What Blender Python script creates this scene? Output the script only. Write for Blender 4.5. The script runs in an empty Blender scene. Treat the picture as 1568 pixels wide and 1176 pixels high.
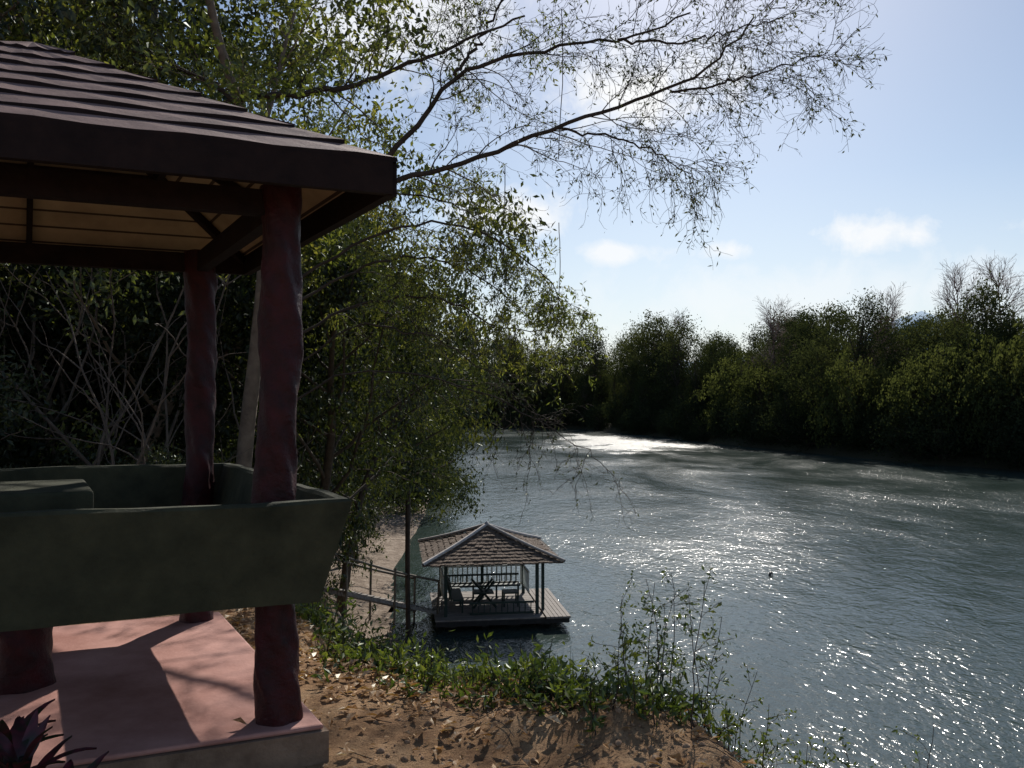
import bpy, math, numpy as np
from mathutils import Vector
rng=np.random.default_rng(7)
sc=bpy.context.scene
WATER=-7.2
# ---------------------------------------------------------------- helpers
class MB:
    def __init__(s): s.v=[];s.f=[];s.m=[];s.s=[];s.n=0
    def add(s,v,f,mat=0,smooth=False):
        v=np.asarray(v,float).reshape(-1,3); f=np.asarray(f,int).reshape(-1,4)
        s.v.append(v); s.f.append(f+s.n); s.n+=len(v)
        s.m.append(np.full(len(f),mat)); s.s.append(np.full(len(f),smooth))
    def mesh(s,name,mats):
        v=np.concatenate(s.v);f=np.concatenate(s.f);m=np.concatenate(s.m);sm=np.concatenate(s.s)
        me=bpy.data.meshes.new(name)
        me.vertices.add(len(v));me.vertices.foreach_set('co',v.astype(np.float32).ravel())
        me.loops.add(len(f)*4);me.loops.foreach_set('vertex_index',f.astype(np.int32).ravel())
        me.polygons.add(len(f));me.polygons.foreach_set('loop_start',(np.arange(len(f))*4).astype(np.int32))
        for x in mats: me.materials.append(x)
        me.polygons.foreach_set('material_index',m.astype(np.int32))
        me.polygons.foreach_set('use_smooth',sm.astype(bool))
        me.update(calc_edges=True); me.validate()
        return me
    def obj(s,name,mats,parent=None):
        o=bpy.data.objects.new(name,s.mesh(name,mats)); sc.collection.objects.link(o)
        if parent: o.parent=parent
        return o
def empty(name):
    o=bpy.data.objects.new(name,None); sc.collection.objects.link(o); return o
def nrm(a): return a/(np.linalg.norm(a,axis=-1,keepdims=True)+1e-9)
def hexa(mb,P,mat=0):
    mb.add(P,[[0,3,2,1],[4,5,6,7],[0,1,5,4],[1,2,6,5],[2,3,7,6],[3,0,4,7]],mat)
class Frame:
    def __init__(s,o,u,v): s.o=np.array(o,float);s.u=np.array(u,float);s.v=np.array(v,float)
    def __call__(s,a,b,z): 
        q=s.o+a*s.u+b*s.v; return [q[0],q[1],z]
    def box(s,mb,a0,a1,b0,b1,z0,z1,mat=0):
        hexa(mb,[s(a0,b0,z0),s(a1,b0,z0),s(a1,b1,z0),s(a0,b1,z0),s(a0,b0,z1),s(a1,b0,z1),s(a1,b1,z1),s(a0,b1,z1)],mat)
def beam(mb,p,q,w,h,mat=0):
    p=np.array(p,float);q=np.array(q,float);d=nrm(q-p)
    side=nrm(np.cross(d,[0,0,1]) if abs(d[2])<.98 else np.array([1.,0,0]));up=np.cross(side,d)
    a=side*w/2;b=up*h/2
    hexa(mb,[p-a-b,p+a-b,q+a-b,q-a-b,p-a+b,p+a+b,q+a+b,q-a+b],mat)
def tube(mb,pts,rad,sides=5,mat=0,bump=None):
    pts=np.asarray(pts,float);n=len(pts);rad=np.broadcast_to(rad,(n,))
    t=np.gradient(pts,axis=0);t=nrm(t)
    ref=np.array([.31,.17,.93]) if abs(t[0][2])<.9 else np.array([1.,.1,0])
    a=nrm(np.cross(t,ref));b=np.cross(t,a)
    th=np.arange(sides)*2*math.pi/sides
    R=rad[:,None]*np.ones((1,sides))
    if bump is not None: R=R*bump(th[None,:],pts[:,2:3])
    v=pts[:,None,:]+R[...,None]*(np.cos(th)[None,:,None]*a[:,None,:]+np.sin(th)[None,:,None]*b[:,None,:])
    i=np.arange(n-1)[:,None];j=np.arange(sides)[None,:];k=(j+1)%sides
    f=np.stack([i*sides+j,i*sides+k,(i+1)*sides+k,(i+1)*sides+j],-1)
    mb.add(v,f,mat,True)
def leaves(mb,P,L,W,mat=1,down=.3,fold=0.0,r=None):
    r=r or rng
    P=np.asarray(P);n=len(P)
    a=r.normal(size=(n,3));a[:,2]-=down*1.5;a=nrm(a)
    b=nrm(np.cross(a,r.normal(size=(n,3))))
    s=(r.uniform(.6,1.25,n))[:,None]
    c=np.cross(a,b)*fold*L
    v=np.stack([P,P+(a*L*.5+b*W*.5+c)*s,P+a*L*s,P+(a*L*.5-b*W*.5+c)*s],1)
    mb.add(v,np.arange(4*n).reshape(n,4),mat)
def path(p,d,L,n,wander,grav,r=None):
    r=r or rng
    pts=[np.array(p,float)];d=nrm(np.array(d,float))
    for i in range(n):
        d=nrm(d+r.normal(size=3)*wander+np.array([0,0,grav]))
        pts.append(pts[-1]+d*L/n)
    return np.array(pts)
def perp(d,r=None):
    r=r or rng
    return nrm(np.cross(d,r.normal(size=3)))
def resample(pts,n):
    pts=np.array(pts,float)
    t=np.linspace(0,len(pts)-1,n);out=np.stack([np.interp(t,np.arange(len(pts)),pts[:,k]) for k in range(3)],1)
    for _ in range(3): out[1:-1]=(out[:-2]+2*out[1:-1]+out[2:])/4
    return out
# ---------------------------------------------------------------- materials
def newmat(name):
    m=bpy.data.materials.new(name);m.use_nodes=True;nt=m.node_tree;nt.nodes.clear()
    out=nt.nodes.new('ShaderNodeOutputMaterial');return m,nt,out
def N(nt,t,**k):
    n=nt.nodes.new(t)
    for a,b in k.items():
        setattr(n,a,b)
    return n
def noise(nt,vec,scale,detail=4,rough=.55,dist=0):
    n=N(nt,'ShaderNodeTexNoise');n.inputs['Scale'].default_value=scale;n.inputs['Detail'].default_value=detail
    n.inputs['Roughness'].default_value=rough;n.inputs['Distortion'].default_value=dist
    if vec is not None: nt.links.new(vec,n.inputs['Vector'])
    return n.outputs['Fac']
def ramp(nt,fac,stops):
    r=N(nt,'ShaderNodeValToRGB');nt.links.new(fac,r.inputs[0]);e=r.color_ramp.elements
    while len(e)<len(stops): e.new(.5)
    for i,(p,c) in enumerate(stops):
        e[i].position=p;e[i].color=(*c,1) if len(c)==3 else c
    return r.outputs[0]
def M(nt,op,a,b=None,c=None,clamp=False):
    n=N(nt,'ShaderNodeMath',operation=op);n.use_clamp=clamp
    for i,x in enumerate([a,b,c]):
        if x is None: continue
        if isinstance(x,(int,float)): n.inputs[i].default_value=x
        else: nt.links.new(x,n.inputs[i])
    return n.outputs[0]
def mixc(nt,f,a,b,mode='MIX'):
    n=N(nt,'ShaderNodeMix',data_type='RGBA',blend_type=mode)
    for s,x in ((0,f),(6,a),(7,b)):
        if isinstance(x,(int,float)): n.inputs[s].default_value=x
        elif isinstance(x,tuple): n.inputs[s].default_value=(*x,1)
        else: nt.links.new(x,n.inputs[s])
    return n.outputs[2]
def pos(nt): return N(nt,'ShaderNodeNewGeometry').outputs['Position']
def simple(name,c1,c2,scale=6,rough=.7,bump=.3,bscale=None,bdist=.02,stretch=None,spec=.4,extra=None):
    m,nt,out=newmat(name);tc=N(nt,'ShaderNodeTexCoord').outputs['Object']
    if stretch:
        mp=N(nt,'ShaderNodeMapping');mp.inputs['Scale'].default_value=stretch;nt.links.new(tc,mp.inputs[0]);tc=mp.outputs[0]
    f=noise(nt,tc,scale,6,.65)
    col=ramp(nt,f,[(.3,c1),(.7,c2)])
    if extra: col=extra(nt,col)
    p=N(nt,'ShaderNodeBsdfPrincipled');nt.links.new(col,p.inputs['Base Color'])
    p.inputs['Roughness'].default_value=rough;p.inputs['Specular IOR Level'].default_value=spec
    b=N(nt,'ShaderNodeBump');b.inputs['Strength'].default_value=bump;b.inputs['Distance'].default_value=bdist
    nt.links.new(noise(nt,tc,bscale or scale*5,6,.7),b.inputs['Height']);nt.links.new(b.outputs[0],p.inputs['Normal'])
    nt.links.new(p.outputs[0],out.inputs[0]);return m
def leafmat(name,dark,mid,light,trans=.4,s1=.9,s2=14,tint=1.6,gl=.06):
    m,nt,out=newmat(name);P=pos(nt)
    f=M(nt,'ADD',M(nt,'MULTIPLY',noise(nt,P,s1,3),.55),M(nt,'MULTIPLY',noise(nt,P,s2,1),.45))
    col=ramp(nt,f,[(.36,dark),(.5,mid),(.64,light)])
    d=N(nt,'ShaderNodeBsdfDiffuse');nt.links.new(col,d.inputs[0])
    t=N(nt,'ShaderNodeBsdfTranslucent');nt.links.new(mixc(nt,1.0,col,(tint,tint*1.0,tint*.5),'MULTIPLY'),t.inputs[0])
    a=N(nt,'ShaderNodeMixShader');a.inputs[0].default_value=trans
    nt.links.new(d.outputs[0],a.inputs[1]);nt.links.new(t.outputs[0],a.inputs[2])
    last=a
    if gl>0:
        g=N(nt,'ShaderNodeBsdfGlossy');g.inputs['Roughness'].default_value=.42;g.inputs[0].default_value=(.7,.75,.7,1)
        b=N(nt,'ShaderNodeMixShader');b.inputs[0].default_value=gl
        nt.links.new(a.outputs[0],b.inputs[1]);nt.links.new(g.outputs[0],b.inputs[2]);last=b
    nt.links.new(last.outputs[0],out.inputs[0]);return m
bark=simple('bark',(.04,.03,.022),(.11,.08,.055),8,.9,.6)
barkpale=simple('bark_pale',(.10,.072,.052),(.24,.18,.13),5,.9,.5)
barksap=simple('bark_sapling',(.05,.038,.03),(.15,.115,.09),5,.9,.5)
twigm=simple('twig_bark',(.028,.02,.015),(.07,.05,.037),5,.9,.2)
leafA=leafmat('leaf_broad',(.009,.014,.005),(.024,.034,.011),(.075,.080,.022),.38,gl=.05)
leafS=leafmat('leaf_shrub_shade',(.004,.007,.003),(.010,.015,.005),(.03,.036,.011),.35,gl=.02)  # understory shade is put into the leaf colour, near black
leafB=leafmat('leaf_light',(.045,.058,.014),(.09,.11,.027),(.20,.19,.05),.5)
leafD=leafmat('leaf_sparse_silhouette',(.018,.022,.008),(.035,.045,.014),(.08,.08,.02),.4)  # high limbs: silhouette against the sky is painted into the leaf colour
leafFar=leafmat('leaf_far_bank',(.030,.038,.020),(.054,.064,.032),(.088,.095,.046),.35,.10,.9,1.25,gl=0)
leafFar2=leafmat('leaf_far_bank_dark',(.020,.029,.017),(.037,.047,.026),(.062,.070,.037),.3,.10,.9,1.25,gl=0)
leafWil=leafmat('leaf_willow',(.045,.056,.025),(.074,.086,.037),(.105,.115,.05),.42,.15,1.2,1.2,gl=0)
leafWeed=leafmat('leaf_weed',(.025,.045,.010),(.06,.09,.018),(.14,.16,.035),.45,3,30)
twfar=simple('twig_far',(.17,.11,.10),(.30,.21,.19),1,.9,.1)
dry=leafmat('dry_leaf',(.20,.09,.035),(.44,.24,.10),(.72,.56,.38),.2,9,55,1.0)
redleaf=leafmat('cordyline_leaf',(.02,.035,.012),(.06,.02,.025),(.14,.025,.04),.2,5,20)
colm=simple('red_painted_post',(.014,.002,.003),(.056,.005,.007),9,.5,.8,16,.02,spec=.3)
conc=simple('green_concrete',(.024,.028,.017),(.072,.074,.044),3.2,.85,.7,20,.014,spec=.25)
floorm=simple('red_cement_floor',(.30,.13,.10),(.58,.32,.27),1.6,.7,.4,40,.008,spec=.25)
slabm=simple('slab_edge_cement',(.14,.09,.06),(.32,.22,.15),5,.9,.8)
clodm=simple('soil_clod',(.20,.12,.07),(.40,.26,.16),9,.95,.6)
rooft=simple('roof_shingle',(.095,.05,.042),(.27,.165,.14),3.5,.65,.5,30,.008,stretch=(1,1,2))
beamm=simple('dark_timber',(.009,.005,.005),(.024,.013,.011),6,.8,.3,spec=.2)
def planks(nt,col):
    P=pos(nt);s=N(nt,'ShaderNodeSeparateXYZ');nt.links.new(P,s.inputs[0])
    g=M(nt,'FRACT',M(nt,'MULTIPLY',s.outputs[2],11.0));l=M(nt,'LESS_THAN',g,.12)
    return mixc(nt,l,col,(.06,.04,.025))
ceil=simple('ceiling_board',(.34,.26,.17),(.50,.40,.26),3,.8,.1,extra=planks)
thatch=simple('thatch_shingle',(.06,.045,.035),(.27,.205,.16),14,.95,1.0,30,.05)
ridge=simple('ridge_cap',(.38,.35,.33),(.62,.58,.55),6,.8,.3)
woodg=simple('weathered_deck',(.14,.12,.105),(.32,.29,.26),4,.8,.4,stretch=(1,6,1))
paintg=simple('dark_green_paint',(.010,.028,.023),(.022,.045,.038),6,.6,.2)
paintw=simple('pale_rail_paint',(.45,.5,.48),(.65,.68,.66),6,.6,.2)
floatm=simple('float_drum',(.01,.01,.012),(.03,.03,.03),6,.6,.2)
bamboo=simple('bamboo',(.08,.065,.05),(.20,.17,.13),6,.7,.3)
# ---------------------------------------------------------------- terrain
near=[(220,-400),(35,-32),(21,-10),(13,1.8),(8,7.4),(3.5,11.9),(.9,14.5),(-1.2,17.8),(-2.4,22),(-3.7,27),(-4.9,36),(-5.3,52),(-8,95),(-24,155),(-60,190),(-120,198),(-500,170)]
far=[(-500,230),(-120,232),(-40,222),(-2,208),(18,196),(27,162),(33,134),(38,117),(41.5,103.5),(44.5,94),(48.5,89),(51,84),(57,60),(66,20),(100,-50),(320,-400)]
def segdist(X,Y,poly):
    D=np.full(X.shape,1e9)
    for (x0,y0),(x1,y1) in zip(poly[:-1],poly[1:]):
        dx,dy=x1-x0,y1-y0;t=np.clip(((X-x0)*dx+(Y-y0)*dy)/(dx*dx+dy*dy),0,1)
        D=np.minimum(D,np.hypot(X-x0-t*dx,Y-y0-t*dy))
    return D
def inside(X,Y):
    P=near+far;c=np.zeros(X.shape,bool)
    for i in range(len(P)):
        x0,y0=P[i];x1,y1=P[(i+1)%len(P)]
        if y0==y1: continue
        c^=((y0>Y)!=(y1>Y))&(X<(x1-x0)*(Y-y0)/(y1-y0)+x0)
    return c
def wob(x,y):
    return (np.sin(x*1.3+y*.7)*np.sin(y*1.1-x*.4)+.5*np.sin(x*2.9-y*1.9+1)*np.sin(y*3.3+x)+.3*np.sin(x*7.1+y*2.3)*np.sin(y*6.2-x*3)+.15*np.sin(x*17+y*9)*np.sin(y*15-x*8))
def height(X,Y):
    X=np.asarray(X,float);Y=np.asarray(Y,float)
    dn=segdist(X,Y,near);df=segdist(X,Y,far);ins=inside(X,Y)
    dw=dn+.22*np.sin(X*2.1+1)+.12*np.sin(X*5.3-Y*2)+.15*np.sin(Y*1.7)
    beach=.6+3.6*np.clip((Y-24)/8,0,1)*np.clip((70-Y)/10,0,1)
    hn=WATER+.12*np.clip(np.minimum(dw,beach),0,9)+.82*np.clip(dw-beach,0,200)
    top=-1.86
    k=.09;e=np.clip((hn-top)/k,-60,60);hn=np.where(e>50,top,hn-k*np.log1p(np.exp(e)))
    hf=WATER+np.clip(df*.5,0,1.6)+np.clip(df-4,0,40)*.02
    h=np.where(dn<df,hn,hf)
    h=np.where(ins,WATER-np.minimum(np.minimum(dn,df)*.4,2.0)-.05,h)
    fl=np.exp(-(((X+2.4)**2+(Y-5.2)**2)/5.0)**2)
    amp=.075*np.clip((h-WATER)*1.5,0,1)*(1-fl)
    h=h+wob(X,Y)*amp
    h=h+.09*np.exp(-((X-.7)**2/.5+(Y-4.75)**2/.04))
    return h
n=440;t=np.linspace(-1,1,n);a=7.4
gx=1800*np.sinh(a*t)/math.sinh(a);gy=gx+7
X,Y=np.meshgrid(gx,gy);Z=height(X,Y)
mb=MB();i=np.arange(n-1)[:,None];j=np.arange(n-1)[None,:]
mb.add(np.stack([X,Y,Z],-1),np.stack([i*n+j,i*n+j+1,(i+1)*n+j+1,(i+1)*n+j],-1),0,True)
m,nt,out=newmat('bank_soil');P=pos(nt);s=N(nt,'ShaderNodeSeparateXYZ');nt.links.new(P,s.inputs[0])
soil=ramp(nt,noise(nt,P,2.2,8,.7),[(.3,(.21,.115,.06)),(.5,(.45,.275,.15)),(.72,(.62,.43,.26))])
soil=mixc(nt,M(nt,'MULTIPLY',M(nt,'GREATER_THAN',noise(nt,P,38,3,.7),.60),.6),soil,(.13,.07,.045))
green=ramp(nt,noise(nt,P,3,8,.7),[(.3,(.03,.032,.014)),(.7,(.15,.095,.05))])
sand=ramp(nt,noise(nt,P,2.5,10,.85),[(.35,(.10,.075,.055)),(.5,(.27,.21,.16)),(.65,(.50,.42,.34))])
fz=M(nt,'ADD',s.outputs[2],2.75);fz=M(nt,'MULTIPLY',fz,1.5,clamp=True)
c=mixc(nt,fz,green,soil)
fs=M(nt,'MULTIPLY',M(nt,'ADD',s.outputs[2],6.1),2.5,clamp=True)
c=mixc(nt,fs,sand,c)
fy=M(nt,'MULTIPLY',M(nt,'SUBTRACT',s.outputs[1],60),.1,clamp=True)
c=mixc(nt,fy,c,(.05,.045,.025))
p=N(nt,'ShaderNodeBsdfPrincipled');nt.links.new(c,p.inputs['Base Color']);p.inputs['Roughness'].default_value=.95
p.inputs['Specular IOR Level'].default_value=.15
b=N(nt,'ShaderNodeBump');b.inputs['Strength'].default_value=1.0;b.inputs['Distance'].default_value=.07
nt.links.new(noise(nt,P,10,10,.78),b.inputs['Height']);nt.links.new(b.outputs[0],p.inputs['Normal'])
nt.links.new(p.outputs[0],out.inputs[0])
mb.obj('ground',[m])
# ---------------------------------------------------------------- water
m,nt,out=newmat('river_water');P=pos(nt)
mp=N(nt,'ShaderNodeMapping');mp.inputs['Rotation'].default_value=(0,0,.35);mp.inputs['Scale'].default_value=(1.0,.62,1);nt.links.new(P,mp.inputs[0])
big=noise(nt,mp.outputs[0],.07,6,.68,.6)
patch=ramp(nt,big,[(.36,(.34,.34,.34)),(.66,(1,1,1))])
s=N(nt,'ShaderNodeSeparateXYZ');nt.links.new(P,s.inputs[0])
# riffle added for sun glare at the bend: rougher, broken water
rx=M(nt,'DIVIDE',M(nt,'SUBTRACT',s.outputs[0],19.0),13.0);ry=M(nt,'DIVIDE',M(nt,'SUBTRACT',s.outputs[1],142.0),34.0)
rd=M(nt,'SQRT',M(nt,'ADD',M(nt,'MULTIPLY',rx,rx),M(nt,'MULTIPLY',ry,ry)))
rif=M(nt,'ADD',M(nt,'SUBTRACT',1.0,rd),M(nt,'MULTIPLY',M(nt,'SUBTRACT',noise(nt,mp.outputs[0],.16,4,.65),.5),2.4))
rif=M(nt,'MULTIPLY',rif,1.6,clamp=True)
rip=M(nt,'ADD',M(nt,'MULTIPLY',noise(nt,mp.outputs[0],1.0,3,.6,.6),.5),M(nt,'MULTIPLY',noise(nt,mp.outputs[0],5.0,3,.65,.4),.23))
hgt=M(nt,'MULTIPLY',rip,M(nt,'ADD',patch,M(nt,'MULTIPLY',rif,1.2)))
b=N(nt,'ShaderNodeBump');b.inputs['Strength'].default_value=1;b.inputs['Distance'].default_value=.23
nt.links.new(hgt,b.inputs['Height'])
p=N(nt,'ShaderNodeBsdfPrincipled');p.inputs['IOR'].default_value=1.34
ro=M(nt,'ADD',ramp(nt,big,[(.36,(.09,.09,.09)),(.66,(.22,.22,.22))]),M(nt,'MULTIPLY',rif,.22))
nt.links.new(ro,p.inputs['Roughness'])
wc=ramp(nt,big,[(.3,(.030,.048,.040)),(.7,(.046,.066,.060))])
nt.links.new(wc,p.inputs['Base Color']);nt.links.new(b.outputs[0],p.inputs['Normal'])
nt.links.new(p.outputs[0],out.inputs[0])
mb=MB();mb.add([(-1500,-1500,WATER),(1500,-1500,WATER),(1500,1500,WATER),(-1500,1500,WATER)],[[0,1,2,3]]);mb.obj('river_water',[m])
# ---------------------------------------------------------------- near pavilion
pav=empty('garden_pavilion')
F=Frame((-1.24,4.5),(-.920,-.385),(-.5,.866));S=2.3;FL=-1.68
mb=MB();o=.21
hexa(mb,[F(-o,-o,FL-.5),F(S+o,-o,FL-.5),F(S+o,S+o,FL-.5),F(-o,S+o,FL-.5),F(-o,-o,FL-.03),F(S+o,-o,FL-.03),F(S+o,S+o,FL-.03),F(-o,S+o,FL-.03)],0)
mb.obj('slab_base',[slabm],pav)
mb=MB()
F.box(mb,-o+.02,S+o-.02,-o+.02,S+o-.02,FL-.028,FL,0)
so=mb.obj('floor',[floorm],pav)
bv=so.modifiers.new('b','BEVEL');bv.width=.012;bv.segments=2
def knot(ph):
    def f(th,z):
        g=np.exp(-((np.mod(z*1.9+ph+th*.35,1.0)-.5)/.09)**2)*np.clip(np.sin(th*2+z*3+ph),0,1)
        return 1+.09*np.sin(3*th+z*2.1+ph)*np.sin(z*5+ph)+.08*np.sin(2*th-z*7+ph*2)+.06*np.sin(5*th+z*13+ph)+.04*np.sin(th*4+z*29)*np.sin(z*17+th)+.10*np.exp(-((z-FL)/.18)**2)+.16*g
    return f
for q,(aa,bb) in enumerate([(0,0),(0,S),(S,0),(S,S)]):
    mb=MB();z=np.linspace(FL-.02,1.12,190);c0=np.array(F(aa,bb,0))
    pts=np.stack([c0[0]+.012*np.sin(z*2.3+q),c0[1]+.012*np.cos(z*1.9+q),z],1)
    tube(mb,pts,.104,32,0,knot(q*1.7+.4));mb.obj('post_%d'%(q+1),[colm],pav)
mb=MB()
prof=[(.17,-1.054),(.235,-.79),(.30,-.53),(.285,-.515),(.235,-.515),(.22,-.53),(.155,-.79),(.10,-1.04)]
def ringpts(o):
    key=[(S+o,1.0),(S+o,-o),(-o,-o),(-o,S+o),(S+o,S+o),(S+o,1.75)]
    out=[];ns=[8,26,26,26,8]
    for (p0,p1,nn) in zip(key[:-1],key[1:],ns):
        for t in range(nn): out.append((p0[0]+(p1[0]-p0[0])*t/nn,p0[1]+(p1[1]-p0[1])*t/nn))
    out.append(key[-1]);return out
rp=[ringpts(o) for o,_ in prof];nr=len(rp[0]);np_=len(prof);V=[]
for i_ in range(nr):
    for k_ in range(np_):
        aa,bb=rp[k_][i_];w=.006*math.sin(i_*.38)+.002*math.sin(i_*1.3+k_)
        V.append(F(aa+.003*math.sin(i_*.9+k_),bb+.003*math.sin(i_*1.1+k_*2),prof[k_][1]+(w if prof[k_][1]>-.6 else -w*.6)))
fs=[]
for i_ in range(nr-1):
    for k_ in range(np_):
        k2=(k_+1)%np_;fs.append([i_*np_+k_,i_*np_+k2,(i_+1)*np_+k2,(i_+1)*np_+k_])
for e in (0,(nr-1)*np_): fs+= [[e,e+1,e+6,e+7],[e+1,e+2,e+5,e+6],[e+2,e+3,e+4,e+5]]
mb.add(V,fs,0,False);mb.obj('bench_back',[conc],pav)
mb=MB()
F.box(mb,.0+.13,S-.13,-.03,.33,-1.035,-.965);F.box(mb,-.03,.12,.15,S-.15,-1.03,-.96);F.box(mb,.125,.33,.335,S-.335,-1.035,-.965);F.box(mb,.13,S-.13,S-.33,S+.03,-1.035,-.965)
mb.obj('bench_seat',[conc],pav)
mb=MB();ct=S/2
F.box(mb,ct-.33,ct+.5,ct-.33,ct+.5,-.67,-.53);to=mb.obj('table_top',[conc],pav)
bv=to.modifiers.new('b','BEVEL');bv.width=.02;bv.segments=3
mb=MB();z=np.linspace(FL-.01,-.6,70);c0=F(ct+.02,ct-.05,0)
tube(mb,np.stack([np.full(70,c0[0]),np.full(70,c0[1]),z],1),.15,28,0,knot(5));mb.obj('table_pedestal',[colm],pav)
oe=.444;ze=1.205;za=2.13;hs=S/2+oe
def RC(r,z):
    h=hs*r;return [F(ct-h,ct-h,z),F(ct+h,ct-h,z),F(ct+h,ct+h,z),F(ct-h,ct+h,z)]
mb=MB();nc=8
for c_ in range(nc):
    r0=1-c_/nc+.012;r1=1-(c_+1)/nc;z0=ze+(1-r0)*(za-ze);z1=ze+(1-r1)*(za-ze)
    lo=RC(r0,z0+.0);li=RC(r0,z0+.026);hi=RC(max(r1,.001),z1+.006)
    for s_ in range(4):
        e=(s_+1)%4;K=16
        for k_ in range(K):
            def lp(A,B,t,jz=0): return [A[0]+(B[0]-A[0])*t,A[1]+(B[1]-A[1])*t,A[2]+(B[2]-A[2])*t+jz]
            t0,t1=k_/K,(k_+1)/K
            j0=.006*math.sin(k_*1.7+c_*2.1+s_);j1=.006*math.sin((k_+1)*1.7+c_*2.1+s_)
            a0,a1=lp(li[s_],li[e],t0,j0),lp(li[s_],li[e],t1,j1)
            mb.add([a0,a1,lp(hi[s_],hi[e],t1),lp(hi[s_],hi[e],t0)],[[0,1,2,3]],0)
            mb.add([lp(lo[s_],lo[e],t0),lp(lo[s_],lo[e],t1),a1,a0],[[0,1,2,3]],1)
mb.obj('roof_shingles',[rooft,beamm],pav)
mb=MB();A=RC(.985,ze-.03);Bt=RC(.001,za-.045)
for s_ in range(4):
    e=(s_+1)%4;mb.add([A[s_],A[e],Bt[e],Bt[s_]],[[0,1,2,3]],0)
mb.obj('ceiling',[ceil],pav)
mb=MB();A=RC(1.0,(1.03+1.195)/2)
for s_ in range(4):
    e=(s_+1)%4;beam(mb,A[s_],A[e],.05+.002*s_,.165+.002*s_,0)
A=[F(0,0,1.03),F(S,0,1.03),F(S,S,1.03),F(0,S,1.03)]
for s_ in range(4):
    e=(s_+1)%4;beam(mb,A[s_],A[e],.08,.13+.003*s_,0)
A=RC(.97,ze-.07);Bt=RC(.03,za-.10);
for s_ in range(4):
    beam(mb,A[s_],Bt[s_],.045,.06,0)
    e=(s_+1)%4;md=[(A[s_][k]+A[e][k])/2 for k in range(3)];mt=[(Bt[s_][k]+Bt[e][k])/2 for k in range(3)]
    beam(mb,md,mt,.04,.06,0)
A=RC(.5,ze+.5*(za-ze)-.11)
for s_ in range(4): beam(mb,A[s_],A[(s_+1)%4],.045,.05,0)
mb.obj('roof_frame',[beamm],pav)
# ---------------------------------------------------------------- raft house
raft=empty('floating_raft_house')
G=Frame((-.84,28.3),(.990,.139),(-.139,.990))
mb=MB()
for k_ in range(27):
    b0=-1.9+k_*.1425
    G.box(mb,-1.8,1.62,b0,b0+.13,-6.87,-6.83+.004*math.sin(k_*3))
for k_ in range(6):
    a0=1.65+k_*.13
    G.box(mb,a0,a0+.115,-2.05,1.9,-6.85,-6.79+.004*math.sin(k_*3))
mb.obj('deck',[woodg],raft)
mb=MB();G.box(mb,-1.78,2.4,-1.93,-1.86,-7.02,-6.875);G.box(mb,-1.78,2.4,1.8,1.87,-7.02,-6.875);G.box(mb,-1.75,-1.68,-1.85,1.79,-7.02,-6.875);G.box(mb,2.33,2.4,-1.85,1.79,-7.02,-6.875)
mb.obj('deck_frame',[floatm],raft)
mb=MB()
for a0 in (-1.3,-.3,.7,1.7):
    p0=G(a0,-1.7,-7.2);p1=G(a0,1.7,-7.2);pts=np.linspace(p0,p1,12);r_=np.full(12,.22);r_[0]=r_[-1]=.02
    pts[0]=pts[1];pts[-1]=pts[-2];tube(mb,pts+np.linspace(0,.001,12)[:,None],r_,14)
mb.obj('float_drums',[floatm],raft)
mb=MB();hp=1.45
for a0 in (-hp,0,hp):
    for b0 in (-hp,hp):
        if a0==0 and b0<0: continue
        G.box(mb,a0-.05,a0+.05,b0-.05,b0+.05,-6.83,-5.0)
G.box(mb,hp+.2,hp+.29,-hp+.3,-hp+.39,-6.78,-5.05)
for b0 in (-hp,hp): G.box(mb,-hp,hp,b0-.035,b0+.035,-5.16,-5.0)
for a0 in (-hp,hp): G.box(mb,a0-.03,a0+.03,-hp,hp,-5.17,-5.01)
mb.obj('posts',[paintg],raft)
mb=MB()
def rail(p,q,nb,mat,zt=-5.85,zb=-6.5):
    p=np.array(p);q=np.array(q)
    for zz in (zt,zb): beam(mb,[*p,zz],[*q,zz],.05,.06,mat)
    for k_ in range(nb):
        c=p+(q-p)*(k_+.5)/nb;beam(mb,[*c,zb+.03],[*c,zt-.03],.05,.05,mat)
g2=lambda a_,b_:G(a_,b_,0)[:2]
rail(g2(-hp,hp),g2(hp,hp),17,0);rail(g2(-hp,-.4),g2(-hp,hp),10,0);rail(g2(hp,.2),g2(hp,hp),7,0)
mb.obj('railing',[paintw],raft)
mb=MB()
def slat(p,q,nb,z0,z1):
    p=np.array(p);q=np.array(q)
    for zz in(z0,z1): beam(mb,[*p,zz],[*q,zz],.05,.06)
    for k_ in range(nb):
        c=p+(q-p)*(k_+.5)/nb;beam(mb,[*c,z0],[*c,z1-.02],.03,.09)
slat(g2(-1.25,1.2),g2(1.25,1.2),13,-6.38,-6.1);G.box(mb,-1.25,1.25,.8,1.2,-6.44,-6.39)
slat(g2(-1.25,-1.1),g2(-1.25,1.1),9,-6.38,-6.05);G.box(mb,-1.2,-.85,-1.1,.75,-6.44,-6.39)
slat(g2(-.7,-1.42),g2(1.35,-1.42),11,-6.78,-6.45)
for a0 in(-1.2,-.4,.4,1.15): G.box(mb,a0,a0+.06,.82,.88,-6.83,-6.44)
for b0 in(-1.05,-.2): G.box(mb,-.92,-.86,b0,b0+.06,-6.83,-6.44)
beam(mb,G(-.5,-.6,-6.8),G(.25,.1,-6.1),.06,.05);beam(mb,G(.25,-.6,-6.8),G(-.5,.1,-6.0),.06,.05);beam(mb,G(-.5,-.2,-6.8),G(.25,.5,-6.1),.06,.05)
G.box(mb,-.45,.2,-.35,.2,-6.42,-6.37)
G.box(mb,.5,1.0,-.5,0,-6.4,-6.35)
for da in(.5,.95):
    for db in(-.5,-.05): G.box(mb,da,da+.05,db,db+.05,-6.83,-6.4)
mb.obj('benches_and_chair',[paintg],raft)
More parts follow.
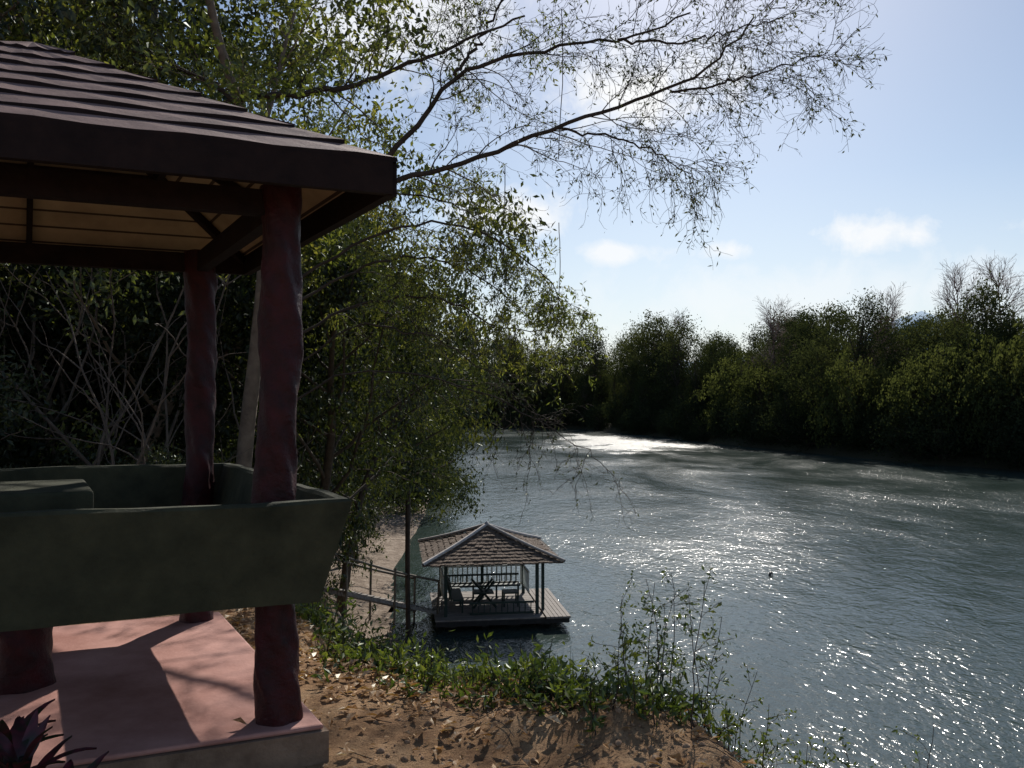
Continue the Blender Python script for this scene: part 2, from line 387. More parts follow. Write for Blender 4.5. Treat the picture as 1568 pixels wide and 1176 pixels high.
mb=MB();zz=-5.1;zt=-4.22;nc=11;hr=2.15
def RG(r,z): h=hr*r;return [G(-h,-h,z),G(h,-h,z),G(h,h,z),G(-h,h,z)]
for c_ in range(nc):
    r0=1-c_/nc+.015;r1=1-(c_+1)/nc
    curve=lambda r:zz+(1-r)*(zt-zz)-.06*math.sin(math.pi*min(1,max(0,r)))
    hi=RG(max(r1,.002),curve(r1)+.0)
    for s_ in range(4):
        e=(s_+1)%4;K=max(5,int(34*(1-c_/nc)))
        for k_ in range(K):
            t0,t1=(k_+.04)/K,(k_+.96)/K;jz=rng.uniform(-.012,.02);rr=r0+rng.uniform(-.012,.014)
            li=RG(rr,curve(r0)+.035);lo=RG(rr,curve(r0)-.01)
            f=lambda A,B,t,j=0:[A[0]+(B[0]-A[0])*t,A[1]+(B[1]-A[1])*t,A[2]+(B[2]-A[2])*t+j]
            mb.add([f(li[s_],li[e],t0,jz),f(li[s_],li[e],t1,jz),f(hi[s_],hi[e],t1,0),f(hi[s_],hi[e],t0,0)],[[0,1,2,3]],0)
            mb.add([f(lo[s_],lo[e],t0,jz),f(lo[s_],lo[e],t1,jz),f(li[s_],li[e],t1,jz),f(li[s_],li[e],t0,jz)],[[0,1,2,3]],0)
A=RG(.995,zz-.015);Bt=RG(.01,zt-.05)
for s_ in range(4):
    e=(s_+1)%4;m0=RG(.5,(zz+zt)/2-.09)
    mb.add([A[s_],A[e],m0[e],m0[s_]],[[0,1,2,3]],0);mb.add([m0[s_],m0[e],Bt[e],Bt[s_]],[[0,1,2,3]],0)
A=RG(1.02,zz+.06);Bt=RG(.01,zt+.03)
for s_ in range(4): tube(mb,resample([A[s_],[(A[s_][k]+Bt[s_][k])/2-(.05 if k==2 else 0) for k in range(3)],Bt[s_]],9),.055,6,1)
tube(mb,[G(0,0,zt),G(0,0,zt+.08),G(0,.001,zt+.13)],[.1,.08,.02],8,1)
mb.obj('thatched_roof',[thatch,ridge],raft)
gang=empty('bamboo_gangway');mb=MB()
def H(x,y): return float(height(np.array([x]),np.array([y]))[0])
A=[-5.1,24.3,-5.5];B=[-2.75,27.2,-6.8]
for dx in(-.35,.35): beam(mb,[A[0]+dx,A[1]-dx*.5,A[2]],[B[0]+dx,B[1]-dx*.5,B[2]],.08,.1)
for t in np.linspace(.02,.98,16):
    c=np.array(A)+(np.array(B)-A)*t;beam(mb,c+[-.4,.2,.07],c+[.4,-.2,.07],.13,.03)
mb.obj('planks',[woodg],gang);mb=MB()
for dx in(-.4,.4):
    tube(mb,resample([[A[0]+dx-1.2,A[1]-dx*.5-1,A[2]+1.6],[A[0]+dx,A[1]-dx*.5,A[2]+1.0],[(A[0]+B[0])/2+dx,(A[1]+B[1])/2-dx*.5,(A[2]+B[2])/2+.93],[B[0]+dx,B[1]-dx*.5,B[2]+1.02]],9),.04,6)
    for t in(0,.5,1):
        c=np.array(A)+(np.array(B)-A)*t+[dx,-dx*.5,0];tube(mb,[c-[0,0,.6],c+[.03,0,1.05]],.04,6)
mb.obj('handrails',[bamboo],gang)
mb=MB();tube(mb,resample([[-3.15,26.0,-7.6],[-3.2,26.0,-5],[-3.17,26.0,-2.7]],8),[.075]*7+[.06],8);mb.obj('mooring_pole',[twigm])
# ---------------------------------------------------------------- trees
def tree(name,H_,R,seed,leafL,leafW,perTwig,spread,mats,nl=13,ns=5,nt_=4,trunk=.16,low=.22,down=.4,multi=1,asobj=False):
    r=np.random.default_rng(seed);mb=MB();LP=[]
    for q in range(multi):
        d0=np.array([r.normal()*.12,r.normal()*.12,1]) if multi==1 else np.array([r.normal()*.35,r.normal()*.35,1])
        tp=path([r.normal()*.1*(multi-1),r.normal()*.1*(multi-1),-.5],d0,H_*.86,16,.07,.02,r);tube(mb,tp,np.linspace(trunk,trunk*.22,17),9,0)
        nn=nl if multi==1 else max(4,nl//multi+1)
        for k in range(nn):
            f=low+(1-low)*(k+.5*r.random())/nn;ip=min(15,int(f*16));az=k*2.4+r.random()+q
            L=R*(.55+.75*math.sin(math.pi*min(1,.18+.78*f)))*r.uniform(.75,1.15)*.85
            lp=path(tp[ip],[math.cos(az),math.sin(az),.25+.6*f],L,8,.13,.03,r);rl=trunk*(1-f*.7)*.42
            tube(mb,lp,np.linspace(rl,rl*.2,9),6,0)
            for s_ in range(ns):
                i0=r.integers(2,9);d=nrm(lp[min(8,i0)]-lp[i0-1]);d=nrm(d*.7+perp(d,r)*.8)
                sp=path(lp[i0],d,L*.42*r.uniform(.6,1.2),5,.18,.0,r);tube(mb,sp,np.linspace(rl*.3,rl*.1,6),4,0)
                for w in range(nt_):
                    i1=r.integers(1,6);d=nrm(sp[i1]-sp[i1-1]);d=nrm(d*.6+perp(d,r)*.8-[0,0,.1*down])
                    wp=path(sp[i1],d,L*.2*r.uniform(.6,1.4),4,.2,-.1*down,r);tube(mb,wp,np.linspace(rl*.1,rl*.04,5),3,0)
                    if r.random()<.12: continue
                    m_=int(perTwig*r.uniform(.4,1.5));idx=r.uniform(0,4,m_);i2=idx.astype(int);fr=(idx-i2)[:,None]
                    LP.append(wp[i2]*(1-fr)+wp[i2+1]*fr+r.normal(size=(m_,3))*spread*[1,1,.75])
    leaves(mb,np.concatenate(LP),leafL,leafW,1,down,.06,r)
    return mb.mesh(name,mats)
def place(me,name,x,y,s=1,rot=0,parent=None,z=None,sz=None):
    o=bpy.data.objects.new(name,me);sc.collection.objects.link(o)
    o.location=(x,y,H(x,y) if z is None else z);o.rotation_euler=(0,0,rot);o.scale=(s,s,sz or s)
    if parent:o.parent=parent
    return o
T=[tree('broadleaf_tree_a',15,5.0,1,.17,.085,75,.27,[bark,leafA]),
   tree('broadleaf_tree_b',14,4.6,2,.16,.08,70,.28,[bark,leafA],nl=15),
   tree('broadleaf_tree_c',15,4.4,3,.15,.07,55,.28,[barkpale,leafB],nl=14)]
TL=tree('leaning_tree',9.5,4.3,5,.14,.06,76,.24,[bark,leafA],nl=14,ns=6,low=.34,down=1.0)
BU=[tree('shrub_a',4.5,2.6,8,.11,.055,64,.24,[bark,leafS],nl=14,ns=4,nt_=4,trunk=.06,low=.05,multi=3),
    tree('shrub_b',3.6,2.2,9,.12,.055,46,.2,[bark,leafA],nl=14,ns=4,nt_=4,trunk=.05,low=.05,multi=4)]
pl=[(-8.6,15.5,0,1.15),(-12.5,19,1,1.25),(-8.0,23,2,1.2),(-17,23,0,1.3),(-12,31,1,1.35),(-7.9,32,0,1.1),(-20,33,2,1.4),(-16,14.5,0,1.1),(-10.5,44,0,1.3),(-28,40,0,1.6),(-18,50,1,1.5),(-9.5,58,2,1.1),(-6.6,18.5,2,1.05),(-11.2,12.6,1,1.05),(-7.0,14.2,2,.85),(-10,19.5,0,1.3)]
for k,(x,y,t_,s) in enumerate(pl): place(T[t_],'broadleaf_tree',x,y,s,k*1.9)
place(TL,'leaning_tree',-4.5,19.3,1.05,.4,sz=1.05);place(TL,'leaning_tree',-5.2,25.5,1.05,2.4,sz=1.1);place(TL,'leaning_tree',-6.6,36,1.15,4.0)
ug=empty('undergrowth_shrubs')
r=np.random.default_rng(21)
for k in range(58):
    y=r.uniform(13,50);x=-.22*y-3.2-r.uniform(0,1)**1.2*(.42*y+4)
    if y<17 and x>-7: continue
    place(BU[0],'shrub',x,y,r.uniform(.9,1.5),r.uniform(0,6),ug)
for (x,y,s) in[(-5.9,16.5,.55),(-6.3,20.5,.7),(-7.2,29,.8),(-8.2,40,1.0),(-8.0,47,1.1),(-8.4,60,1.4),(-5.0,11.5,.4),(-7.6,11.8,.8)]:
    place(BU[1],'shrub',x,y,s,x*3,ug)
mb=MB();r=np.random.default_rng(5)
for k in range(34):
    y=r.uniform(10,16);x=-r.uniform(.27,.66)*y
    if x>-3.3: continue
    p=path([x,y,H(x,y)],[r.normal()*.35,r.normal()*.2,1],r.uniform(3,6.5),14,.15,.02,r);tube(mb,p,np.linspace(r.uniform(.014,.04),.006,15),5)
    for q in range(4):
        i0=r.integers(4,13);d=nrm(p[i0]-p[i0-1]);sp=path(p[i0],d+perp(d,r)*.9,r.uniform(.6,2.2),8,.18,-.02,r);tube(mb,sp,np.linspace(.011,.003,9),4)
mb.obj('sapling_thicket',[barksap])
# ---- overhanging river tree
mb=MB();r=np.random.default_rng(11);LP=[];LD=[]
def limb(pts,r0,r1,nsub,sublen,leafy,droop,n=26,start=.15,twl=.55,ntw=9,dark=False):
    p=resample(pts,n);p[1:-1]+=r.normal(size=(n-2,3))*.022
    tube(mb,p,np.linspace(r0,r1,n),7,0)
    tgt=LD if dark else LP
    for k in range(nsub):
        f=start+(1-start)*(k+r.random())/nsub;i0=min(n-2,int(f*(n-1)));d=nrm(p[i0+1]-p[i0])
        side=perp(d,r);side[1]*=.7
        L=sublen*r.uniform(.5,1.25)*(1.1-.35*f);sp=path(p[i0],d*.75+side*.75,L,11,.13,droop,r)
        rr=max(.005,(r0+(r1-r0)*f)*.36);tube(mb,sp,np.linspace(rr,.0032,12),4,0)
        for w in range(ntw):
            i1=r.integers(2,12);dd=nrm(sp[i1]-sp[i1-1]);wp=path(sp[i1],dd*.7+perp(dd,r)*.75,twl*r.uniform(.4,1.4),6,.22,droop*1.3,r)
            tube(mb,wp,np.linspace(.0042,.002,7),3,0)
            for v in range(4):
                i2=r.integers(1,7);d3=nrm(wp[i2]-wp[i2-1]);vp=path(wp[i2],d3*.7+perp(d3,r)*.7,twl*.45*r.uniform(.4,1.4),4,.26,droop*1.5,r)
                tube(mb,vp,np.linspace(.003,.0015,5),3,0)
                m_=r.poisson(leafy)
                if m_: 
                    q=r.uniform(0,4,m_);iq=q.astype(int);fr=(q-iq)[:,None];tgt.append(vp[iq]*(1-fr)+vp[np.minimum(iq+1,4)]*fr+r.normal(size=(m_,3))*.02)
    return p
hb=H(-4.1,12.6)
tr=resample([[-4.1,12.6,hb-.3],[-4.0,12.6,-1],[-3.75,12.5,.8],[-3.6,12.4,2.2],[-3.7,12.4,3.6],[-4.3,12.5,5.0],[-4.6,12.4,6.6],[-5.2,12.4,8]],30);tube(mb,tr,np.linspace(.13,.04,30),10,2)
limb([[-3.6,12.4,1.9],[-2.7,12.2,2.6],[-1.8,12,3.05],[-1.24,12,3.2],[-.3,12,3.46],[.6,11.9,3.8],[1.5,11.8,4.1],[2.3,11.7,4.3],[2.9,11.6,4.7],[3.3,11.5,5.2]],.05,.012,24,1.6,1.5,-.02,34,.3,dark=True)
limb([[.6,11.9,3.8],[1.4,11.6,3.6],[2.0,11.4,3.3],[2.5,11.3,2.9]],.018,.006,12,1.1,1.5,-.05,dark=True)
limb([[2.2,11.7,4.25],[2.9,11.5,4.3],[3.6,11.3,4.45],[4.2,11.2,4.6]],.018,.006,13,1.1,1.6,-.02,dark=True)
limb([[-3.65,12.4,2.6],[-2.3,12.3,3.0],[-1.6,12.3,3.7],[-1.15,12.3,4.3],[-.8,12.3,4.75],[0,12.2,4.95],[.8,12.1,5.1],[1.7,12,5.1],[2.5,11.8,5.4]],.05,.012,20,1.6,2.0,.0,34,.35,dark=True)
limb([[-.85,12.3,4.7],[-.5,12.4,5.2],[-.2,12.5,5.8],[.3,12.6,6.6]],.03,.01,10,1.5,2.5,.0,dark=True)
limb([[1.5,12,5.1],[2.3,11.9,5.0],[3.0,11.8,5.1],[3.8,11.7,5.3]],.02,.007,12,1.2,1.6,-.01,dark=True)
limb([[-4.0,12.4,4.4],[-2.6,12.6,4.6],[-1.3,12.9,5.2],[.2,13,5.9]],.055,.015,16,1.6,4,-.01)
limb([[-4.0,12.5,4.2],[-4.4,12.9,4.7],[-5.2,13.2,5.2],[-6.3,13.5,5.6]],.05,.02,14,1.6,6,-.02)
for pts,nn in (([[-3.7,12.6,1.4],[-2.4,12.9,2.4],[-1.2,13,2.75],[-.2,13.1,2.5],[.5,13.2,1.9],[.85,13.2,1.4]],17),
            ([[-3.8,12.6,1.0],[-2.6,13.2,2.0],[-1.4,13.4,2.3],[-.4,13.6,1.9],[.3,13.7,1.3]],14),
            ([[-3.7,12.8,.6],[-2.6,13.4,1.5],[-1.2,13.6,1.7],[-.2,13.7,1.1],[.75,13.8,1.1]],16),
            ([[-3.65,12.5,2.0],[-2.8,13.1,2.9],[-2,13.5,3.3],[-1,13.6,3.2],[-.2,13.7,2.6]],15)):
    limb(pts,.026,.006,nn,1.25,7,-.06,26,.2,ntw=7)
limb([[-3.9,12.6,-.5],[-2.6,12.4,.4],[-1.2,12.2,.35],[-.1,12,-.05],[1.0,11.9,-.7],[1.35,11.9,-1.05]],.018,.004,10,.9,.9,-.05,26,.25,dark=True,ntw=5)
limb([[-3.9,12.8,0],[-2.4,12.9,1.2],[-1.1,12.9,.9],[-.1,12.9,.2],[.4,12.9,-.4]],.018,.004,12,1.0,2.5,-.07,26,.2,dark=True,ntw=6)
for (x,y,z,L) in[(.7,11.9,5.5,2.2),(.72,13,2.7,1.5),(-.1,12,3.3,.9)]: tube(mb,path([x,y,z],[0,0,-1],L,10,.03,-.1,r),.006,4,0)
leaves(mb,np.concatenate(LP),.085,.026,1,.7,.05,r)
leaves(mb,np.concatenate(LD),.07,.022,3,.5,.05,r)
mb.obj('overhanging_river_tree',[twigm,leafB,barkpale,leafD])
# ---- far bank
def farcrown(name,H_,R,seed,leaf,mat,nb=75,per=120,droop=False,low=.10):
    r=np.random.default_rng(seed);mb=MB();LP=[]
    tp=path([0,0,-1],[r.normal()*.08,r.normal()*.08,1],H_*.8,8,.06,0,r);tube(mb,tp,np.linspace(.35,.08,9),6)
    e1,e2=r.uniform(0,6,2)
    for k in range(nb):
        f=(k+.5)/nb;ph=k*2.4;zz=H_*(low+(.96-low)*f);prof=math.sin(math.pi*(.10+.87*f))**.55*(.72+.4*r.random())*(1+.28*math.sin(ph+e1+f*5)*math.sin(f*11+e2))
        rr=R*prof*math.sqrt(r.uniform(.35,1));c=np.array([rr*math.cos(ph),rr*math.sin(ph),zz+r.normal()*.5])
        b0=tp[min(8,max(1,int(f*7)))];pp=resample([b0,(b0+c)/2+[0,0,.5],c],5);tube(mb,pp,np.linspace(.1,.02,5),4)
        if droop:
            for q in range(per//18):
                st=c+r.normal(size=3)*.9;o=np.array([math.cos(ph),math.sin(ph),0])
                sp=path(st,o*.8+r.normal(size=3)*.4+[0,0,.3],r.uniform(1.5,3.6),7,.1,-.38,r);idx=r.integers(0,8,22)
                LP.append(sp[idx]+r.normal(size=(22,3))*.16)
        else:
            sz=r.uniform(.4,1.3);LP.append(c+r.normal(size=(int(per*sz),3))*[sz,sz,sz*.7])
    leaves(mb,np.concatenate(LP),leaf,leaf*.5,1,.5 if not droop else 1.5,.05,r)
    return mb.mesh(name,[bark,mat])
FC=[farcrown('far_tree_%d'%k,20,5.2,40+k,.42,(leafFar,leafFar2,leafFar)[k],80,140,low=(.06,.12,.08)[k]) for k in range(3)]+[farcrown('far_tree_tall',23,3.4,50,.40,leafFar2,60,110,low=.3)]
FW=[farcrown('far_willow_%d'%k,12,5.0,60+k,.42,leafWil,60,135,True) for k in range(2)]
FB=[farcrown('far_bush',6,3.6,70,.38,leafFar2,36,120)]
mbx=MB();r=np.random.default_rng(80)
tp=path([0,0,-1],[0,0,1],16,12,.05,0,r);tube(mbx,tp,np.linspace(.2,.04,13),6)
for k in range(30):
    i0=4+k%9;d=[math.cos(k*2.4),math.sin(k*2.4),1.1];lp=path(tp[i0],d,5*(1.15-i0/16),8,.12,.03,r);tube(mbx,lp,np.linspace(.06,.02,9),4)
    for s_ in range(10):
        i1=r.integers(2,9);dd=nrm(lp[i1]-lp[i1-1]);sp=path(lp[i1],dd+perp(dd,r)*.6,1.5,4,.14,.03,r);tube(mbx,sp,np.linspace(.022,.012,5),3)
        for w in range(6): 
            i2=r.integers(1,5);dd=nrm(sp[i2]-sp[i2-1]);tube(mbx,path(sp[i2],dd+perp(dd,r)*.6,.8,3,.12,0,r),.010,3)
FN=mbx.mesh('far_bare_tree',[twfar])
fb=empty('far_riverbank_trees')
def walk(poly,step):
    out=[]
    for (x0,y0),(x1,y1) in zip(poly[:-1],poly[1:]):
        L=math.hypot(x1-x0,y1-y0);k=max(1,int(L/step))
        for q in range(k):
            t=(q+.5)/k;out.append((x0+(x1-x0)*t,y0+(y1-y0)*t,(y1-y0)/L,-(x1-x0)/L))
    return out
r=np.random.default_rng(90)
fpoly=[p for p in far if -60<p[0]<80 and p[1]>10]
def landn(x,y,nx,ny):
    return (nx,ny) if not bool(inside(np.array([x+nx*1.5]),np.array([y+ny*1.5]))[0]) else (-nx,-ny)
for off,step,kind in((1.2,3.6,'b'),(4.5,6,'w'),(9,6.5,'t'),(16,8,'t'),(25,8,'t'),(14,6,'f'),(34,6,'f'),(42,7,'g')):
    for (x,y,nx,ny) in walk(fpoly,step):
        if kind in 'fg' and y<150: continue
        nx,ny=landn(x,y,nx,ny);oo=off+r.uniform(-1,1)*off*.2;px,py=x+nx*oo+r.normal()*.9,y+ny*oo+r.normal()*.9
        if kind=='b': place(FB[0],'bush',px,py,r.uniform(.45,1.1),r.uniform(0,6),fb)
        elif kind=='f': place(FB[0],'bush',px,py,r.uniform(1.3,2.0),r.uniform(0,6),fb)
        elif kind=='g': place(FC[r.integers(3)],'tree',px,py,r.uniform(.85,1.2),r.uniform(0,6),fb)
        elif kind=='w':
            if y<140 and r.random()<.5: place(FW[r.integers(2)],'willow',px,py,r.uniform(.6,1.05),r.uniform(0,6),fb)
            else: place(FC[r.integers(4)],'tree',px,py,r.uniform(.42,.7),r.uniform(0,6),fb)
        else:
            if r.random()<.05: continue
            s_=r.uniform(.70,1.04)*(.94 if y>112 else .86)*(1.1 if y>150 else 1);place(FC[r.integers(4) if 112<y<150 else r.integers(3)],'tree',px,py,s_,r.uniform(0,6),fb,sz=s_*r.uniform(.88,1.16))
for (x,y,s) in[(52,121,1.2),(61,112,1.3),(66.5,112,1.35),(71,112,1.3),(33,180,1.35),(43,136,1.2)]: place(FN,'bare_tree',x,y,s,x,fb)
for (x,y,s) in[(53.5,89,.95),(58,88,1.2),(48,97,.85),(43.5,108,.9),(61,84,1.45)]: place(FW[0],'willow',x,y,s,x,fb)
for (x,y,s) in[(56,112,.85),(60,104,.8),(52,108,.8),(66,96,.85)]: place(FC[0],'tree',x,y,s,x,fb)
lb=empty('near_riverbank_trees')
npoly=[p for p in near if p[1]>50 and p[0]>-130]
for off,step,kind in((1.5,5,'b'),(6,8,'t'),(14,10,'t')):
    for (x,y,nx,ny) in walk(npoly,step):
        nx,ny=landn(x,y,nx,ny);px,py=x+nx*off+r.normal(),y+ny*off+r.normal()
        if kind=='b': place(FB[0],'bush',px,py,r.uniform(.6,1.1),r.uniform(0,6),lb)
        else: place(FC[r.integers(4)],'tree',px,py,r.uniform(.5,.8),r.uniform(0,6),lb)
for k in range(22):
    y=r.uniform(58,90);x=-y*(.16+.6*k/22);place(FC[k%3],'tree',x,y,r.uniform(.8,1),r.uniform(0,6),lb)
# hill
mb=MB();nx_=60;xs=np.linspace(300,1500,nx_);V=[]
for x in xs:
    h=85+88*math.exp(-((x-850)/130)**2)+50*math.exp(-((x-1150)/200)**2)+6*math.sin(x*.03)+3*math.sin(x*.11)
    V+=[(x,1650,-10),(x,1800,h),(x,2050,-10)]
f=[]
for k in range(nx_-1): f+=[[3*k,3*k+3,3*k+4,3*k+1],[3*k+1,3*k+4,3*k+5,3*k+2]]
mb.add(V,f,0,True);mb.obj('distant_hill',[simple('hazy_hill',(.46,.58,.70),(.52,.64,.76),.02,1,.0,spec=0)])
# ---------------------------------------------------------------- weeds, litter
mb=MB();r=np.random.default_rng(31);LP=[]
def weed(x,y,h,lv,dens=1):
    z=H(x,y);p=path([x,y,z-.03],[r.normal()*.25,r.normal()*.25-.1,1],h,7,.12,0,r);tube(mb,p,np.linspace(.006,.002,8),3,0)
    m_=int(lv);q=r.uniform(1,7,m_);iq=np.minimum(q.astype(int),6);fr=(q-iq)[:,None]
    LP.append(p[iq]*(1-fr)+p[iq+1]*fr+r.normal(size=(m_,3))*.05*h/.4)
cnt=0
while cnt<1250:
    y=r.uniform(4.6,12.5);x=r.uniform(-.36*y,.20*y+.3);dn=float(segdist(np.array([x]),np.array([y]),near)[0])
    if dn>7.25 and not(x<-1.6 and y>7.6): continue
    if x<-1.35 and y<7.6: continue
    if dn<3.0: continue
    hh=r.uniform(.12,.34)*(1.25 if r.random()<.2 else 1)
    if x<-1.2 and r.random()<.3: hh*=1.4
    if dn<6.4: hh*=1.35
    weed(x,y,hh,r.uniform(12,30));cnt+=1
for k in range(520):
    y=r.uniform(6.6,10.5);x=-r.uniform(.03,.25)*y
    if x<-1.5 and y<7.8: continue
    weed(x,y,r.uniform(.16,.50)*(1.2 if x<-1.2 else .9),r.uniform(14,30))
for k in range(110):
    x=r.uniform(-1.3,.5);y=5.95-.75*(x+1)+r.normal()*.2;weed(x,y,r.uniform(.06,.2),12)
# grass blades
for k in range(900):
    y=r.uniform(5.0,10);x=r.uniform(-.26*y,.14*y);dn=float(segdist(np.array([x]),np.array([y]),near)[0])
    if dn>7.35 and not(x<-1.6 and y>7.6): continue
    if x<-1.35 and y<7.6: continue
    z=H(x,y);d=[r.normal()*.5,r.normal()*.5,1];p=path([x,y,z],d,r.uniform(.12,.35),4,.08,-.12,r);tube(mb,p,np.linspace(.005,.0008,5),3,1)
leaves(mb,np.concatenate(LP),.07,.026,1,.1,.05,r)
mb.obj('bank_weeds',[twigm,leafWeed])
mb=MB();LP=[]
for k in range(50):
    x=r.uniform(.6,2.15)if k<43 else r.uniform(2.8,3.2);y=r.uniform(4.7,5.9)-.12*x;h=r.uniform(.45,.95)*(.8 if x>1.5 else 1);z=H(x,y)
    p=path([x,y,z-.05],[r.normal()*.15,-.05,1],h,9,.1,0,r);tube(mb,p,np.linspace(.005,.0018,10),3,0)
    for q in range(9):
        i0=r.integers(2,9);sp=path(p[i0],[r.normal(),r.normal(),.7],r.uniform(.06,.24),4,.2,0,r);tube(mb,sp,.0017,3,0)
        LP.append(np.repeat(sp[2:],4,0)+r.normal(size=(12,3))*.014)
leaves(mb,np.concatenate(LP),.034,.014,1,0,.05,r);mb.obj('tall_stalk_weeds',[twigm,leafWeed])
mb=MB();K=11000;x=r.uniform(-2.4,1.8,K);y=r.uniform(3.4,9.5,K)
dens=np.exp(-((y-5.5+.7*x)**2)/1.2)*(.35+.65*np.clip(-x+.3,0,1))
ok=r.random(K)<(.05+.85*dens);x=x[ok];y=y[ok]
Mi=np.linalg.inv(np.array([[-.920,-.5],[-.385,.866]]));loc=Mi@np.stack([x+1.24,y-4.5]);ok=~((loc[0]>-.23)&(loc[0]<2.6)&(loc[1]>-.23)&(loc[1]<2.6))|(r.random(len(x))<.02)
x=x[ok];y=y[ok];z=height(x,y)+.012
ins_=((Mi@np.stack([x+1.24,y-4.5])));on=(ins_[0]>-.2)&(ins_[0]<2.5)&(ins_[1]>-.2)&(ins_[1]<2.5);z=np.where(on,FL+.01,z)
nl_=len(x);th=r.uniform(0,6.28,nl_);L=(.03+.085*r.random(nl_)**1.7)[:,None];Pp=np.stack([x,y,z],1)
a_=np.stack([np.cos(th),np.sin(th),r.uniform(-.1,.45,nl_)],1);b_=np.stack([-np.sin(th),np.cos(th),r.uniform(-.3,.3,nl_)],1)
up=np.array([0,0,1.])
v0=Pp;v1=Pp+a_*L*.5+b_*L*.25+up*L*.18;v2=Pp+a_*L;v3=Pp+a_*L*.5+up*L*.03;v4=Pp+a_*L*.5-b_*L*.25+up*L*.2
V=np.stack([v0,v1,v2,v3,v4],1);bi=np.arange(nl_)[:,None]*5
mb.add(V,np.concatenate([bi+np.array([0,3,2,1]),bi+np.array([0,4,2,3])],0),0,False)
for k in range(80):
    x0=r.uniform(-.8,1.5);y0=r.uniform(4.0,6.0)
    p=path([x0,y0,H(x0,y0)+.015],[r.normal(),r.normal(),.1],r.uniform(.06,.3),5,.2,0,r);p[:,2]=height(p[:,0],p[:,1])+.015;tube(mb,p,.0025,4,1)
mb.obj('fallen_leaves',[dry,twigm])
mb=MB()
for k in range(420):
    x0=r.uniform(-.8,1.8);y0=r.uniform(3.9,5.4);s=.004+.022*r.random()**3;z0=H(x0,y0)
    th=np.linspace(0,1,5);p=np.stack([np.full(5,x0),np.full(5,y0),z0-s*.4+th*s*1.3],1)
    tube(mb,p,np.array([.7,1.1,1,.75,.02])*s,6,0,lambda t_,zz:1+.25*np.sin(2*t_+k)+.0*zz)
mb.obj('soil_clods',[clodm])
mb=MB()
for (cx,cy,cn) in((-1.97,3.44,15),(-2.14,3.62,14),(-1.72,3.25,8)):
    z0=H(cx,cy)+.16;tube(mb,[[cx,cy,z0-.25],[cx,cy,z0+.15],[cx,cy,z0+.25]],.012,6,0)
    for k in range(cn):
        az=k*2.4;L=r.uniform(.2,.32);d=np.array([math.cos(az),math.sin(az),r.uniform(.8,2.2)])
        p=path([cx,cy,z0+.05+.012*k],d,L,7,.03,-.12,r);t=nrm(np.gradient(p,axis=0));s_=nrm(np.cross(t,[0,0,1.]));w=np.array([.008,.018,.026,.030,.028,.022,.014,.001])[:,None]
        V=np.concatenate([p-s_*w+[0,0,.008],p,p+s_*w+[0,0,.008]]);f=[]
        for q in range(7): f+=[[q,q+1,8+q+1,8+q],[8+q,8+q+1,16+q+1,16+q]]
        mb.add(V,f,1,True)
mb.obj('cordyline_plant',[twigm,redleaf])
mb=MB();tube(mb,[[10.45,34.6,-7.25],[10.48,34.6,-7.12],[10.55,34.7,-7.08],[10.62,34.7,-7.17]],[.06,.055,.05,.02],6);mb.obj('driftwood',[floatm])
# ---------------------------------------------------------------- light
AZ=math.radians(12);EL=math.radians(36)
w=bpy.data.worlds.new('World');sc.world=w;w.use_nodes=True;nt=w.node_tree;nt.nodes.clear()
out=nt.nodes.new('ShaderNodeOutputWorld');bg=nt.nodes.new('ShaderNodeBackground');bg.inputs[1].default_value=.093
sky=nt.nodes.new('ShaderNodeTexSky');sky.sky_type='NISHITA';sky.sun_disc=False;sky.sun_elevation=EL;sky.sun_rotation=AZ
sky.air_density=1.0;sky.dust_density=.5;sky.ozone_density=1.8
tc=nt.nodes.new('ShaderNodeTexCoord').outputs['Generated'];s=nt.nodes.new('ShaderNodeSeparateXYZ');nt.links.new(tc,s.inputs[0])
az=M(nt,'MULTIPLY',M(nt,'ARCTAN2',s.outputs[0],s.outputs[1]),57.2958);el=M(nt,'MULTIPLY',M(nt,'ARCSINE',s.outputs[2]),57.2958)
nz=M(nt,'SUBTRACT',noise(nt,tc,16,8,.62,.3),.5);nz2=M(nt,'SUBTRACT',noise(nt,tc,5,7,.6,.2),.5)
mask=None
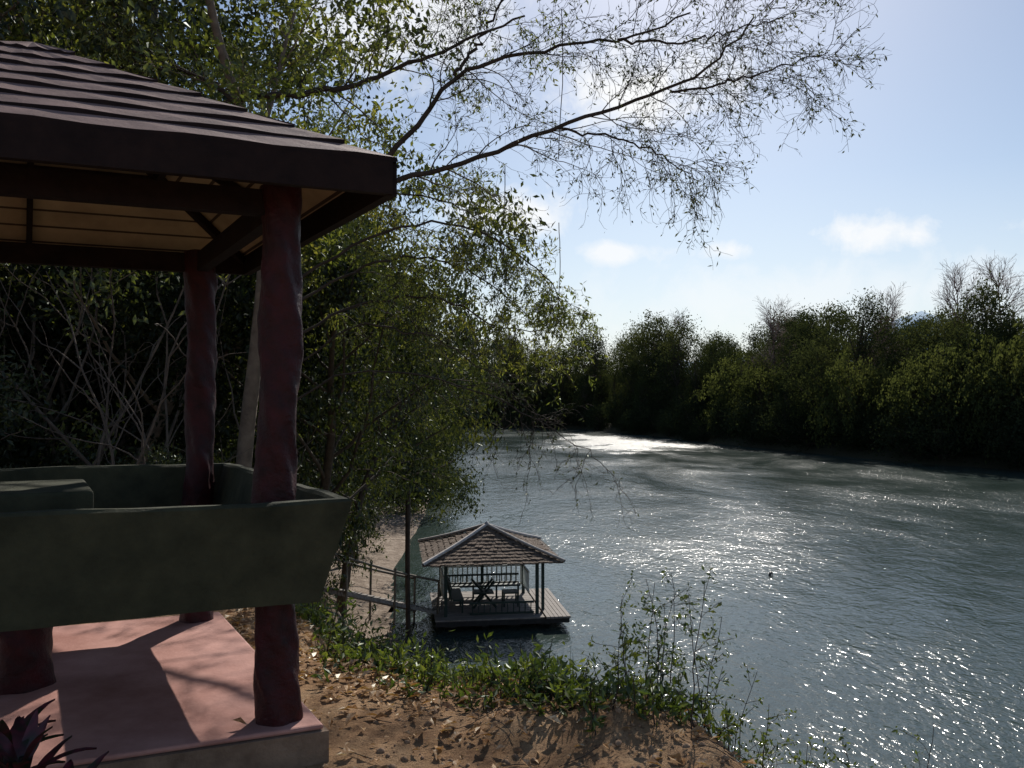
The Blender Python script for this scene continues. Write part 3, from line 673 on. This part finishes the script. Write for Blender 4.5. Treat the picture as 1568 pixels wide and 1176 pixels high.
for (a0,e0,wa,we,st,amp) in[(23.4,10.2,3.0,1.3,.85,3.0),(14.4,9.6,1.9,.7,.8,2.8),(7.2,9.7,3.0,.8,.8,2.8),(8,20,7,3.6,1.0,2.8),(0,12.4,5,2.0,.9,2.6),(34,10,4,1.0,.6,2.8),(20,6.5,16,2.2,.4,3),(-8,24,9,5,.8,2.5)]:
    dx=M(nt,'DIVIDE',M(nt,'SUBTRACT',az,a0),wa);dy=M(nt,'DIVIDE',M(nt,'SUBTRACT',el,e0),we)
    d=M(nt,'SQRT',M(nt,'ADD',M(nt,'MULTIPLY',dx,dx),M(nt,'MULTIPLY',dy,dy)))
    v=M(nt,'ADD',M(nt,'SUBTRACT',1.0,d),M(nt,'MULTIPLY',nz,amp))
    v=M(nt,'MULTIPLY',M(nt,'MULTIPLY',v,1.3,clamp=True),st)
    mask=v if mask is None else M(nt,'MAXIMUM',mask,v)
gen=M(nt,'MULTIPLY',M(nt,'ADD',nz2,-.08),2.0,clamp=True)
mask=M(nt,'MAXIMUM',mask,M(nt,'MULTIPLY',gen,M(nt,'GREATER_THAN',el,26)))
haze=M(nt,'MULTIPLY',M(nt,'SUBTRACT',1.0,M(nt,'DIVIDE',el,14),clamp=True),.75)
col=mixc(nt,haze,sky.outputs[0],(8.0,8.7,9.6))
col=mixc(nt,mask,col,(10.6,10.7,10.8))
nt.links.new(col,bg.inputs[0]);nt.links.new(bg.outputs[0],out.inputs[0])
L=bpy.data.lights.new('sun','SUN');L.energy=5.0;L.angle=math.radians(.5);L.color=(1,.94,.86)
lo=bpy.data.objects.new('sun',L);sc.collection.objects.link(lo)
D=Vector((math.sin(AZ)*math.cos(EL),math.cos(AZ)*math.cos(EL),math.sin(EL)));lo.rotation_euler=D.to_track_quat('Z','Y').to_euler()
cam=bpy.data.cameras.new('camera');co=bpy.data.objects.new('camera',cam);sc.collection.objects.link(co)
cam.sensor_width=36;cam.lens=29.85;cam.clip_start=.05;cam.clip_end=6000;co.rotation_euler=(math.radians(90.97),0,0);sc.camera=co
sc.view_settings.view_transform='Standard';sc.view_settings.look='None';sc.view_settings.exposure=0
